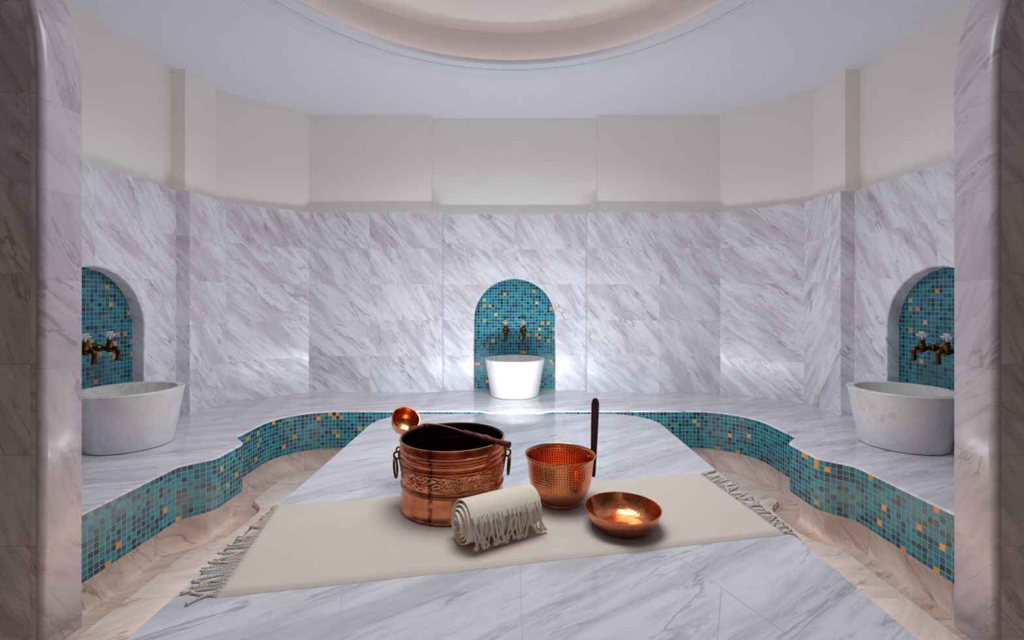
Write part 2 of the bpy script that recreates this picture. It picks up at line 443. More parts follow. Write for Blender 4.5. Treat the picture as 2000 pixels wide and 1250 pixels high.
prof=[(1.60,.001),(1.585,-.005),(1.470,-.005),(1.467,-.012),(1.452,-.013),(1.450,-.006),(1.446,-.006),(1.443,-.016),(1.422,-.017),(1.419,-.008),(1.398,-.008),(1.394,-.022),(1.345,-.024),(1.334,-.020),(1.330,-.012),(1.330,.010),(1.47,.012)]
mb=MB(); P=[circ(r,ZC+z) for r,z in prof]; mb.grid(P,None,False,True)
mb.build('opening_moulding',M['mould'],ceiling,sharp=25)
mb=MB(); prof=[(1.475,.010),(1.475,.20),(1.475,.262),(1.470,.270),(1.45,.272),(1.0,.290),(.5,.30),(.001,.30)]
mb.grid([circ(r,ZC+z) for r,z in prof],None,False,True)
mb.build('dome_cove',M['dome'],ceiling,sharp=50)
t=NT('warm_led'); t.set(Base_Color=(1,.7,.5,1),Emission_Color=(1,.74,.56,1),Emission_Strength=5.0); M['led']=t.m
mb=MB(); P=[]
for k in range(96):
    a=2*pi*k/96; P.append(Vector((DC[0]+1.40*cos(a),DC[1]+1.40*sin(a),ZC+.022)))
mb.tube(P,.006,8,closed=True); mb.build('light_strip',M['led'],ceiling)

# ------------------------------------------------------------------ bench
def sm(t): t=max(0,min(1,t)); return t*t*(3-2*t)
def bump_off(s): # s: distance from bulge centre along the edge
    return .11*(1-sm((abs(s)-.10)/.16))
def bench_half(): # right side, from centre back to the front end
    pts=[]
    x=0
    while x<1.24: pts.append((x,3.362-bump_off(x))); x+=.02
    for k in range(0,21):
        a=pi/2-pi/2*k/20; pts.append((1.25+.355*cos(a),3.007+.355*sin(a)))
    y=2.99
    while y>YE: pts.append((1.605-bump_off(y-2.49),y)); y-=.02
    pts.append((1.605,YE)); return pts
H=bench_half(); OUT=[(-x,y) for x,y in H[::-1]][:-1]+H   # left front -> back -> right front
def offset(pl,d): # positive d : towards the wall (away from slab)
    r=[]
    for i,p in enumerate(pl):
        a=Vector(pl[max(i-1,0)]); b=Vector(pl[min(i+1,len(pl)-1)]); t=(b-a).normalized(); n=Vector((-t.y,t.x))
        r.append((p[0]+n.x*d,p[1]+n.y*d))
    r[0]=(r[0][0],pl[0][1]); r[-1]=(r[-1][0],pl[-1][1]); return r
S_=[0]
for i in range(1,len(OUT)): S_.append(S_[-1]+math.dist(OUT[i],OUT[i-1]))
bench=empty('marble_bench',(0,3.7,0)); tag(bench,'continuous white marble bench with scalloped mosaic-faced front running round the walls','bench')
def rel(o,par):
    o.matrix_parent_inverse=Matrix.Translation(-Vector(par.location)); return o
def poly(mb,pl,z,mi=0):
    v=[Vector((x,y,0)) for x,y in pl]; tr=tessellate_polygon([v])
    mb.add([(x,y,z) for x,y in pl],[tuple(t) for t in tr],[(x,y) for x,y in pl],mi)
mb=MB()
r=.007; fr=offset(OUT,r-.003)
bkR=[(2.308,YE),(2.308,NY-NH),(2.308+ND,NY-NH),(2.308+ND,NY+NH),(2.308,NY+NH),(2.308,3.24),(2.215,3.24),(2.20,3.62),(1.745,SY),(.617,SY),(.617,BY),(NH,BY),(NH,BY+ND)]
loop=fr+bkR+[(-x,y) for x,y in bkR[::-1]]
poly(mb,loop,ZB)
rows=[]
for k in range(7):
    a=pi/2*k/6; rows.append([(x,y,ZB-r+r*cos(a)) for x,y in offset(OUT,-.003+r*(1-sin(a)))])
rows.append([(x,y,ZB-.0095) for x,y in offset(OUT,-.003)]); rows.append([(x,y,ZB-.011) for x,y in offset(OUT,.02)])
mb.grid(rows,lambda i,j:(rows[min(i,8)][min(j,len(OUT)-1)][0],rows[min(i,8)][min(j,len(OUT)-1)][1]))
rel(mb.build('bench_top',M['bench'],bench,sharp=50),bench)
mb=MB(); z1,z0=ZB-.009,ZB-.009-.0257*9.75
mb.grid([[(x,y,z0) for x,y in OUT],[(x,y,z1) for x,y in OUT]],lambda i,j:(S_[min(j,len(S_)-1)],(i*.0257*9.75)+.25*.0257))
sk=offset(OUT,.045)
mb.grid([[(x,y,z0) for x,y in sk],[(x,y,z0) for x,y in OUT]],lambda i,j:(S_[min(j,len(S_)-1)],0.))
rel(mb.build('mosaic_front',M['mosaic'],bench,sharp=70),bench)
mb=MB(); mb.grid([[(x,y,0) for x,y in sk],[(x,y,z0) for x,y in sk]],lambda i,j:(S_[min(j,len(S_)-1)],i*.16))
rel(mb.build('plinth',M['plinth'],bench,sharp=70),bench)
# floor : gutter plus raised floor
mb=MB()
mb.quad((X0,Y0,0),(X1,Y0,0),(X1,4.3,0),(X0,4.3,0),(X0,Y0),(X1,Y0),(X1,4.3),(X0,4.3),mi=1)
ge=offset(OUT,-.085); lp=ge+[(1.5,Y0),(-1.5,Y0)]; poly(mb,lp,.034)
lg=ge
mb.grid([[(x,y,0) for x,y in lg],[(x,y,.034) for x,y in lg]],lambda i,j:(S_[min(j,len(S_)-1)],i*.02))
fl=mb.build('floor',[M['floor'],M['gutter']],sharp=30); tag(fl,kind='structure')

# ------------------------------------------------------------------ slab
ZS=.48
def rrect(hx,y0,y1,r,n=14):
    pts=[]
    for (cx,cy,a0) in ((hx-r,y1-r,0),(-hx+r,y1-r,pi/2),(-hx+r,y0+r,pi),(hx-r,y0+r,1.5*pi)):
        for k in range(n+1): a=a0+pi/2*k/n; pts.append((cx+r*cos(a),cy+r*sin(a)))
    return pts
slab=empty('marble_platform',(0,1.87,0)); tag(slab,'large raised white marble slab in the middle of the room, copper vessels standing on it','platform')
mb=MB()
A_=rrect(.842,.74,3.0,.27); B_=rrect(.839,.743,2.997,.267)
poly(mb,B_,ZS)
mb.grid([[(x,y,ZS) for x,y in B_],[(x,y,ZS-.003) for x,y in A_],[(x,y,ZS-.035) for x,y in A_],[(x,y,ZS-.035) for x,y in rrect(.74,.85,2.89,.2)]],
        lambda i,j:((A_[j%len(A_)][0]),(A_[j%len(A_)][1]+i*.01)),False,True)
rel(mb.build('slab_top',M['slab'],slab,sharp=40),slab)
mb=MB(); C_=rrect(.742,.85,2.89,.2)
mb.grid([[(x,y,.0) for x,y in C_],[(x,y,ZS-.034) for x,y in C_]],lambda i,j:(j*.03,i*.4),False,True)
rel(mb.build('slab_base',M['plinth'],slab,sharp=40),slab)
def strip_line(mb,a,b,z,w=.0009):
    a=Vector(a);b=Vector(b); d=(b-a).normalized(); n=Vector((-d.y,d.x))*w
    mb.add([(a.x-n.x,a.y-n.y,z),(b.x-n.x,b.y-n.y,z),(b.x+n.x,b.y+n.y,z),(a.x+n.x,a.y+n.y,z)],[(0,1,2,3)])
mb=MB(); z=ZS+.0002
strip_line(mb,(0,.745),(0,2.995),z)
strip_line(mb,(-.453,1.2),(-.29,.75),z); strip_line(mb,(.27,1.75),(.67,.78),z,); strip_line(mb,(-.453,1.2),(-.46,1.21),z)
strip_line(mb,(.50,1.186),(.36,.90),z,.001)
rel(mb.build('slab_joint',M['joint'],slab,smooth=False,weld=False),slab)

# ------------------------------------------------------------------ doorway pillars
def pillar(s):
    mb=MB(); yn,yf=1.60,1.75; zs=[0,.4,.8,1.2,1.6,1.85,1.95]+[1.95+.05*k for k in range(1,17)]+[ZC+.01]
    def jx(z): return 1.60+(.5*(z-1.95)**2 if z>1.95 else 0)
    rb=.022; rb2=.006
    prof=[(1.2,yn,1)]  # dx from jamb, y
    for k in range(7):
        a=pi/2*k/6; prof.append((rb*(1-sin(a)),yn+rb*(1-cos(a)),0))
    for k in range(5):
        a=pi/2*k/4; prof.append((rb2*(1-cos(a)),yf-rb2*(1-sin(a)),0))
    prof.append((.9,yf,0))
    P=[[(s*(jx(z)+dx),y,z) for dx,y,_ in prof] for z in zs]
    # front face (dark side) and reveal get their own tile grids
    base=len(mb.v)
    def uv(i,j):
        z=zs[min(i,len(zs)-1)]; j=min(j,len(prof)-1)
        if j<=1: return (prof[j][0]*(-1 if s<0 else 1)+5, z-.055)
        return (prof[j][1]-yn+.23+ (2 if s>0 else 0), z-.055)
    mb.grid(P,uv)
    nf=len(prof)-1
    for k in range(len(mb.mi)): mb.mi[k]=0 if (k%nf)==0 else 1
    o=mb.build('trim_1' if s<0 else 'trim_2',[M['pillar'],M['pillar_in_shaded']],sharp=60); tag(o,kind='structure')
pillar(-1); pillar(1)
# plain surroundings on the camera's side of the doorway
mb=MB()
mb.quad((X0,Y0,0),(X1,Y0,0),(X1,Y0,ZC),(X0,Y0,ZC),(0,0),(1,0),(1,1),(0,1))
o=mb.build('wall_front',plain('vestibule_plaster',(150,128,112),.8),smooth=False); tag(o,kind='structure')
for s,nm in ((-1,'wall_vestibule_left'),(1,'wall_vestibule_right')):
    mb=MB(); mb.quad((s*2.74,Y0,0),(s*2.74,1.62,0),(s*2.74,1.62,ZC),(s*2.74,Y0,ZC),(0,0),(1,0),(1,1),(0,1))
    o=mb.build(nm,bpy.data.materials['vestibule_plaster'],smooth=False); tag(o,kind='structure')

# ------------------------------------------------------------------ basins
def make_basin():
    root=empty('marble_basin',(0,3.92,ZB))
    o=[(.001,0.),(.180,0.),(.193,.004),(.197,.010),(.2205,.15),(.246,.294),(.249,.299),(.246,.303)]
    i=[(.216,.303),(.211,.299),(.196,.18),(.176,.075),(.14,.055),(.08,.048),(.001,.046)]
    mb=MB(); mb.lathe(o+i,96); b=mb.build('bowl',M['basin'],root,sharp=35)
    mb=MB(); mb.lathe([(.001,.0),(.02,.0),(.021,.002),(.012,.003),(.001,.0025)],24,(0,0,.0462)); mb.build('drain',M['chrome'],root)
    return root
b0=make_basin(); b0['label']='bright white marble basin on the back bench below the far mosaic niche'; b0['category']='basin'
for (x,y,lab,rz) in ((-2.095,2.585,'white marble basin on the left bench, cut by the left pillar',1.1),(2.095,2.585,'white marble basin on the right bench, cut by the right pillar',2.3)):
    b=copy_tree(b0); b.location=(x,y,ZB); b.rotation_euler=(0,0,rz); b['label']=lab
b0['group']=None if False else 'washing basins'
for o in list(bpy.data.objects):
    if o.name.startswith('marble_basin'): o['group']='washing basins'

# ------------------------------------------------------------------ taps   (local: -y points into the room, origin on the niche face)
def make_tap():
    r=empty('bronze_tap',(0,0,0))
    Mx=Matrix.Rotation(pi/2,4,'X')
    mb=MB(); mb.lathe([(.001,0),(.030,0),(.0315,.003),(.028,.007),(.020,.011),(.0175,.013),(.001,.013)],32,M=Mx); mb.build('wall_flange',M['bronze'],r)
    mb=MB(); mb.lathe([(.001,.01),(.0135,.01),(.0135,.022),(.019,.026),(.020,.034),(.019,.044),(.0125,.050),(.0125,.072),(.015,.075),(.020,.082),(.0225,.094),(.021,.108),(.014,.116),(.001,.117)],32,M=Mx)
    mb.lathe([(.001,-.02),(.012,-.018),(.0185,-.006),(.019,.006),(.0165,.018),(.0175,.021),(.0175,.028),(.013,.031),(.0125,.038),(.0145,.040),(.0145,.046),(.009,.049),(.001,.050)],28,(0,-.094,0))
    mb.build('valve_body',M['bronze'],r,sharp=30)
    mb=MB(); pts=[(0,-.108,0)]
    for k in range(0,9):
        a=pi/2*k/8; pts.append((0,-.122-.020*sin(a),-.020+.022*cos(a)))
    pts+= [(0,-.142,-.048),(0,-.142,-.066)]
    rad=[.0115]*len(pts); mb.tube(pts,rad,18)
    mb.lathe([(.001,.0),(.0125,.0),(.0145,.003),(.0145,.010),(.0125,.013),(.0125,.017),(.014,.019),(.0125,.023),(.001,.023)],20,(0,-.142,-.068)); mb.build('spout',M['bronze'],r)
    # pale lace-like wheel handle
    mb=MB(); c=Vector((0,-.094,.072))
    mb.lathe([(.001,-.023),(.0045,-.023),(.004,-.012),(.006,-.006),(.006,.006),(.001,.008)],14,c)
    for k in range(6):
        a=2*pi*k/6
        cen=c+Vector((cos(a)*.0170,sin(a)*.0170,-.001)); 
        rx=Vector((cos(a)*.75,sin(a)*.75,.65)); ry=Vector((-sin(a),cos(a),0))
        mb.tube([cen+rx*(.0125*cos(q))+ry*(.0098*sin(q)) for q in [2*pi*j/16 for j in range(16)]],.0030,6,closed=True)
    for k in range(6):
        a=2*pi*(k+.5)/6; cen=c+Vector((cos(a)*.010,sin(a)*.010,.013)); rx=Vector((cos(a)*.4,sin(a)*.4,.9)); ry=Vector((-sin(a),cos(a),0))
        mb.tube([cen+rx*(.010*cos(q))+ry*(.007*sin(q)) for q in [2*pi*j/14 for j in range(14)]],.0025,6,closed=True)
    mb.build('handle_wheel',M['chrome'],r)
    return r
t0=make_tap(); ZT=.925
places=[(-.077,BY+ND,0,'left one of the two bronze taps over the far central basin'),(.077,BY+ND,0,'right one of the two bronze taps over the far central basin'),
 (-2.308-ND,NY+.077,pi/2,'bronze tap over the left basin, the fully visible one farther from the pillar'),(-2.308-ND,NY-.077,pi/2,'bronze tap over the left basin half hidden by the left pillar'),
 (2.308+ND,NY+.077,-pi/2,'bronze tap over the right basin, the fully visible one farther from the pillar'),(2.308+ND,NY-.077,-pi/2,'bronze tap over the right basin half hidden by the right pillar')]
for i,(x,y,rz,lab) in enumerate(places):
    o=t0 if i==0 else copy_tree(t0)
    o.location=(x,y,ZT); o.rotation_euler=(0,0,rz); tag(o,lab,'tap','niche taps')

# ------------------------------------------------------------------ copper cauldron
BX,BYY=-.230,1.673
bk=empty('copper_cauldron',(BX,BYY,ZS+.0075)); tag(bk,'large embossed copper cauldron with brass ring handles on the cream cloth','cauldron')
def band(a,z,r):
    if not (.098<z<.156): return 0
    w=min(1,min(z-.098,.156-z)/.006); N=20; cw=2*pi/N; k=math.floor(a/cw); f=(a/cw-k-.5)*2  # -1..1
    half=.0565/2; arc=f*half; h=0
    flip=(k%2)
    zc=.101 if flip==0 else .150
    d=math.hypot(arc,(z-zc)); 
    if d<.034: h=.5+.5*cos(d/.034*pi*7)
    else:
        n=noise.noise(Vector((a*14,z*180,1))); h=.55+.6*n
    petals=.5+.5*cos(atan2(z-zc,arc)*9)
    if .012<d<.026: h=h*.5+petals*.6
    n2=noise.noise(Vector((cos(a)*30,sin(a)*30,z*160)))
    return w*(.0030*h+.0016*n2)
prof=[(.001,.001),(.165,.001),(.180,.0),(.1825,.004),(.1815,.010),(.1795,.013),(.1785,.030),(.1755,.055),(.1735,.072),(.1735,.0775),(.1775,.0795),(.1800,.083),(.1770,.0865),(.1740,.088),(.1765,.0897),(.1785,.0922),(.1750,.0955)]
prof+=[(.1745,.098+k*.0014) for k in range(42)]
prof+=[(.1750,.1572),(.1790,.1590),(.1750,.1610),(.1760,.1625),(.1800,.1655),(.1760,.1685),(.1735,.1700),(.1735,.1780),(.1775,.1805),(.1825,.1855),(.1780,.1900),(.1735,.1920),(.1735,.1955),(.1790,.1985),(.1835,.2040),(.1790,.2095),(.1740,.2115),(.1745,.2160),(.1795,.2195),(.1755,.2225),(.1785,.2255),(.1830,.2300),(.1815,.2345),(.1775,.2355)]
mb=MB(); mb.lathe(prof,420,disp=band)
mb.lathe([(.1775,.235),(.1745,.2335),(.1730,.229),(.1725,.212),(.176,.203),(.1725,.196),(.1725,.190),(.1755,.186),(.1725,.18),(.1720,.166),(.1735,.163),(.1715,.158),(.1715,.10),(.173,.085),(.171,.075),(.176,.03),(.17,.012),(.001,.01)],128,mi=1)
mb.build('vessel',[M['cop1'],M['cop1in']],bk,sharp=55)
for s,az in ((-1,pi+.10),(1,.05)):
    c,sn=cos(az),sin(az); R=Matrix.Rotation(az,4,'Z')
    def L(x,y,z): return R@Vector((x,y,z))
    mb=MB()
    # lug plate and eye
    mb.tube([L(.1755,0,.197),L(.1785,0,.188),L(.180,0,.172),L(.178,0,.155),L(.176,0,.13),L(.175,0,.105)],[.004,.008,.010,.009,.006,.003],10,flat=1.0)
    eye=[L(.192+.011*cos(q),0,.172+.012*sin(q)) for q in [2*pi*k/18 for k in range(18)]]
    mb.tube(eye,.0036,8,closed=True)
    top=[L(.186+.008*cos(q),.004,.192+.009*sin(q)) for q in [2*pi*k/16 for k in range(16)]]
    mb.tube(top,.0028,8,closed=True)
    lug=mb.build('handle_lug',M['brass'],bk)
    mb=MB(); ring=[L(.197+.0035*cos(q),.031*sin(q),.130+.034*cos(q)) for q in [2*pi*k/28 for k in range(28)]]
    mb.tube(ring,.0042,10,closed=True); mb.build('ring_handle',M['brass'],bk)

# ------------------------------------------------------------------ ladle
ld=empty('copper_ladle',(-.42,1.855,.72)); tag(ld,'long copper ladle with turned wooden handle lying across the cauldron rim','ladle')
zr=ZS+.0075+.235
def relb(mb,name,mat,root,**k):
    o=mb.build(name,mat,root,**k); o.matrix_parent_inverse=Matrix.Translation(-Vector(root.location)); return o
n=Vector((.36,-.55,.75)).normalized(); q=Vector((0,0,1)).rotation_difference(n).to_matrix().to_4x4()
cc=Vector((-.438,1.868,.732))   # centre of the cup's rim
prof=[(.001,-.052),(.018,-.0515),(.034,-.047),(.044,-.038),(.0495,-.025),(.0525,-.010),(.055,-.001),(.0565,.0005),(.056,.002),(.053,.0015),(.0515,-.003),(.0485,-.018),(.044,-.032),(.034,-.043),(.018,-.0475),(.001,-.048)]
prof=[(a_,b_*1.2) for a_,b_ in prof]
mb=MB(); mb.lathe(prof,72,cc,M=q); relb(mb,'cup',M['cop4'],ld,sharp=60)
# rod: leaves the cup's wall, bends over the rim
att=Vector((-.375,1.815,.716))
pA=att; pts=[Vector((-.405,1.822,.709)),att,Vector((-.352,1.800,zr+.0055)),Vector((-.32,1.775,.7345)),Vector((-.28,1.743,.7385)),Vector((-.235,1.708,.7375)),Vector((-.195,1.676,.734)),Vector((-.175,1.660,.7325))]
def smooth_path(P,n=8):
    out=[]
    for i in range(len(P)-1):
        p0=P[max(i-1,0)];p1=P[i];p2=P[i+1];p3=P[min(i+2,len(P)-1)]
        for k in range(n):
            t=k/n; out.append(.5*((2*p1)+(-p0+p2)*t+(2*p0-5*p1+4*p2-p3)*t*t+(-p0+3*p1-3*p2+p3)*t**3))
    return out+[P[-1]]
sp=smooth_path(pts); mb=MB(); m=len(sp)
mb.tube(sp,[.0065-.0030*min(1,i/(m*.45)) for i in range(m)],10); relb(mb,'rod',M['cop4'],ld)
h0=Vector((-.190,1.672,.7335)); h1=Vector((-.030,1.546,.7275)); ax=(h1-h0).normalized(); Lh=(h1-h0).length
q=Vector((0,0,1)).rotation_difference(ax).to_matrix().to_4x4()
pr=[(.0005,0),(.0065,0),(.0088,.003),(.0085,.012),(.0090,.045),(.0098,.070),(.0085,.074),(.0105,.079),(.0075,.083),(.0075,.086),(.0108,.091),(.0125,.098),(.0115,.108),(.0090,.125),(.0085,.145),(.0095,.170),(.0112,Lh-.006),(.0105,Lh-.001),(.0005,Lh)]
mb=MB(); mb.lathe(pr,28,h0,M=q); relb(mb,'handle',M['wood1'],ld,sharp=40)

# ------------------------------------------------------------------ hammered pot
pt=empty('copper_pot',(.1485,1.687,ZS+.0075)); tag(pt,'hammered copper pot with upright dark wooden stick handle','pot')
o=[(.001,.001),(.068,.001),(.0735,.0),(.075,.003),(.074,.008),(.0765,.011),(.083,.018),(.091,.029),(.0985,.043),(.1045,.060),(.109,.080),(.1122,.100),(.1150,.125),(.1172,.145),(.1195,.155),(.1235,.1615),(.1250,.165),(.1243,.1680),(.1220,.1685)]
i=[(.119,.166),(.1150,.155),(.1125,.125),(.110,.100),(.1065,.080),(.102,.060),(.096,.044),(.088,.030),(.078,.018),(.06,.011),(.001,.010)]
def dense(pl,n=4):
    r=[]
    for a,b in zip(pl,pl[1:]):
        for k in range(n): r.append((a[0]+(b[0]-a[0])*k/n,a[1]+(b[1]-a[1])*k/n))
    return r+[pl[-1]]
mb=MB(); mb.lathe(o+i,144); mb.build('vessel',M['cop2'],pt,sharp=50)
# stick handle
mb=MB(); az=.30
c,s_=cos(az),sin(az)
rd=Vector((c,s_,0)); tg=Vector((-s_,c,0)); vw=Vector((1,-.12,0)).normalized(); dp=Vector((.12,1,0)).normalized()
secs=[(.072,.0070),(.080,.0085),(.13,.0100),(.17,.0110),(.22,.0120),(.30,.0135),(.335,.0138),(.348,.0105),(.354,.0055)]
P=[]
for z,hw in secs:
    cen=rd*(.1285+ (z-.07)*.035)+Vector((0,0,z)); th=.0058
    P.append([cen+vw*sx*hw*a+dp*sy*th*b for (sx,sy,a,b) in ((-1,-1,.8,1),(1,-1,.8,1),(1,-1,1,.7),(1,1,1,.7),(1,1,.8,1),(-1,1,.8,1),(-1,1,1,.7),(-1,-1,1,.7))])
mb.grid(P,None,False,True)
for row,fl_ in ((P[0],1),(P[-1],0)):
    b=len(mb.v); mb.v+=[tuple(p) for p in row]; mb.f.append([b+k for k in range(8)]); mb.uv.append([(0,0)]*8); mb.mi.append(0)
stick=mb.build('stick_handle',M['wood2'],pt,sharp=30)
for z in (.105,.145):
    mb=MB()
    mb.tube([rd*(.108)+Vector((0,0,z)),rd*.134+Vector((0,0,z))],.003,10)
    mb.sphere(rd*.1095+Vector((0,0,z)),.0045,6)
    mb.build('rivet',M['cop2'],pt)

# ------------------------------------------------------------------ dish
ds=empty('copper_dish',(.325,1.492,ZS+.0075)); tag(ds,'shallow round copper bowl at the right end of the vessels','bowl')
o=[(.001,.0015),(.055,.0),(.070,.001),(.084,.008),(.097,.020),(.106,.034),(.1125,.048),(.1165,.057),(.1185,.0605),(.1178,.063),(.1155,.0625)]
i=[(.1135,.058),(.109,.046),(.1025,.034),(.093,.022),(.081,.0125),(.071,.0085),(.069,.0075),(.066,.0068),(.030,.0062),(.024,.0088),(.018,.0085),(.001,.0085)]
mb=MB(); mb.lathe(o+i,144); mb.build('bowl_shell',M['cop3'],ds,sharp=50)

# ------------------------------------------------------------------ spread cloth
BL,FL,FR,BR=[Vector(p) for p in ((-.838,1.655),(-.737,1.147),(.816,1.455),(.757,1.962))]
cl=empty('spread_cloth',(0,1.55,ZS)); tag(cl,'long cream fringed cloth spread flat across the marble slab','cloth')
def cp(s,t):
    a=FL.lerp(FR,s); b=BL.lerp(BR,s); p=a.lerp(b,t)
    wob=.004*noise.noise(Vector((s*7,t*2,3.3)))
    return Vector((p.x,p.y+wob*(1 if t<.02 or t>.98 else .2)))
NXX,NYY=150,56; P=[]
for i in range(NXX+1):
    s=i/NXX; row=[]
    for j in range(NYY+1):
        t_=j/NYY; t_=.5-.5*cos(pi*t_)*(1) if False else t_
        p=cp(s,t_); e=min(s*1.57,(1-s)*1.57,t_*.515,(1-t_)*.515)
        h=.0062*min(1,(max(e,0)/.006))**.5
        dmin=min(math.dist(p,(BX,BYY))-.183,math.dist(p,(.1485,1.687))-.08,math.dist(p,(.325,1.492))-.08)
        k=min(1,max(0,dmin/.05)); kr=min(1,max(0,(abs((p.y-1.42)-.45*(p.x+.06))-.10)/.05)) if -.26<p.x<.14 else 1
        wr=.0026*noise.noise(Vector((p.x*3.2,p.y*11,0)))+.0016*noise.noise(Vector((p.x*9,p.y*6,5)))+.0016
        # front hem: soft fold line
        fold=.0022*math.exp(-((t_-.045)/.012)**2)
        z=h+max(0,wr)*k*kr*min(1,e/.02)+fold*min(1,e/.01)
        row.append((p.x,p.y,ZS+.0004+z))
    P.append(row)
mb=MB(); mb.grid(P)
# underside rim so that it is closed
edge=[P[i][0] for i in range(NXX+1)]
relb(mb,'cloth_sheet',M['cloth'],cl)

def rope(path,mb,r=.0016,tw=520.,plies=2,knot=True,fray=True,rng=random):
    sp=smooth_path([Vector(p) for p in path],5); L=0; 
    strands=[[] for _ in range(plies)]
    for i,p in enumerate(sp):
        if i: L+=(sp[i]-sp[i-1]).length
        t=(sp[min(i+1,len(sp)-1)]-sp[max(i-1,0)]).normalized()
        a=Vector((0,0,1)) if abs(t.z)<.8 else Vector((1,0,0)); n1=(a-t*a.dot(t)).normalized(); n2=t.cross(n1)
        for k in range(plies):
            ph=L*tw+2*pi*k/plies; strands[k].append(p+(n1*cos(ph)+n2*sin(ph))*r*.75)
    for st in strands: mb.tube(st,r,6)
    e=sp[-1]; t=(sp[-1]-sp[-3]).normalized()
    if knot: mb.sphere(e,r*2.6,5,sz=1.1); 
    if fray:
        for k in range(5):
            d=(t+Vector((rng.uniform(-.45,.45),rng.uniform(-.45,.45),rng.uniform(-.25,.2)))).normalized()
            q=e+d*rng.uniform(.007,.012)
            if q.z<ZS+.001 and abs(q.x)<.84: q.z=ZS+.0015
            mb.tube([e,(e+q)/2+Vector((0,0,.001)),q],[r*.8,r*.6,r*.2],5)

def fringe(a,b,outd,n,seed,sidex):
    rng=random.Random(seed)
    for k in range(n):
        t=(k+.5+rng.uniform(-.2,.2))/n; p=a.lerp(b,t)
        L=rng.uniform(.055,.082); ang=rng.gauss(0,.33); d=Vector((outd.x*cos(ang)-outd.y*sin(ang),outd.x*sin(ang)+outd.y*cos(ang)))
        if rng.random()<.12: L*=1.15
        bend=rng.uniform(-.5,.5); pts=[]; pos=Vector((p.x-outd.x*.003,p.y-outd.y*.003)); z=ZS+.0062; st=L/6
        pts.append((pos.x,pos.y,z)); drop=0
        lay=.0025+rng.choice((0,0,.003))
        for j in range(6):
            aa=bend*j/6; dd=Vector((d.x*cos(aa)-d.y*sin(aa),d.x*sin(aa)+d.y*cos(aa)))
            over=(sidex*pos.x)-.838
            if over>0:
                pos=pos+dd*st*.62; drop+=st*.70; z=ZS+.002-drop
            else:
                pos=pos+dd*st; z=max(ZS+lay,z-.0012)+ (rng.uniform(0,.002) if j>1 else 0)
            pts.append((pos.x,pos.y,z))
        mb=MB(); rope(pts,mb,r=.0019,tw=430,rng=rng,fray=rng.random()<.6); relb(mb,'fringe_tassel',M['tassel'],cl)
fringe(FL,BL,Vector((-.92,-.34)).normalized(),32,3,-1)
fringe(FR,BR,Vector((.95,.20)).normalized(),34,5,1)

# ------------------------------------------------------------------ rolled towel
A=Vector((-.176,1.378)); B=Vector((.040,1.512))
ax=(B-A).normalized(); pn=Vector((ax.y,-ax.x))   # pn points to the camera
RL=(B-A).length; zc0=ZS+.0085
tw=empty('rolled_towel',((A.x+B.x)/2,(A.y+B.y)/2,ZS+.0085)); tag(tw,'rolled ivory towel with knotted fringe lying before the copper cauldron','towel')
RH,RW=.063,.067
def roll_pt(th,r,u):  # th: angle, 0 = towards camera, pi/2 = up ; r: 0..1 radius
    sx=cos(th); sz=sin(th)
    w=RW*r; h=RH*r
    k=1.0
    y=sx*w; z=sz*h
    # squash bottom flat
    zz=RH+z
    zz=max(zz,.0+ (1-r)*.063*.98)
    if zz<RH: zz=RH-(RH-zz)*(1.0)
    p=A+ax*u+pn*y
    return Vector((p.x,p.y,zc0+zz))
turns=4.6; th_end=.58; N=220; inn=[];outr=[]
thk=.072
prof=[]
for k in range(N+1):
    f=k/N; th=th_end+2*pi*turns*(1-f)   # from centre out, ends at th_end
    r=.16+.84*f**.85
    r*=1+.035*noise.noise(Vector((cos(th)*1.3,sin(th)*1.3,r*5)))
    prof.append((th,r))
mb=MB(); US=[0,.003,.03,.08,.14,.19,RL-.03,RL-.003,RL]
def ripple(u,th,r):
    return 1+.012*noise.noise(Vector((u*14,th*.8,r*6)))
P=[]
def tele(iu,r): return .026*(r-.75) if iu in (0,1) else (-.012*(r-.6) if iu>=len(US)-2 else 0)
for iu,u in enumerate(US):
    row=[]
    edge=.006 if iu in(0,len(US)-1) else 0
    sh=.006*sin(u*0)  
    for th,r in prof: row.append(roll_pt(th,(r+thk/2-edge*3)*ripple(u,th,r)*(.995),u+tele(iu,r)+ .010*noise.noise(Vector((th*.35,r*3,9 if u<.1 else 20)))*(1 if iu in(0,1,len(US)-1,len(US)-2) else .0)))
    for th,r in prof[::-1]: row.append(roll_pt(th,(r-thk/2*.55+edge*3)*ripple(u,th,r)*.995,u+tele(iu,r)+ .010*noise.noise(Vector((th*.35,r*3,9 if u<.1 else 20)))*(1 if iu in(0,1,len(US)-1,len(US)-2) else .0)))
    P.append(row)
mb.grid(P,None,False,True)
nP=len(P[0])
for row in (P[0],P[-1]):
    b=len(mb.v); mb.v+=[tuple(p) for p in row]; h=nP//2
    for k in range(h-1):
        mb.f.append([b+k,b+k+1,b+nP-2-k,b+nP-1-k]); mb.uv.append([(0,0)]*4); mb.mi.append(0)
relb(mb,'towel_roll',M['towel'],tw,sharp=60)
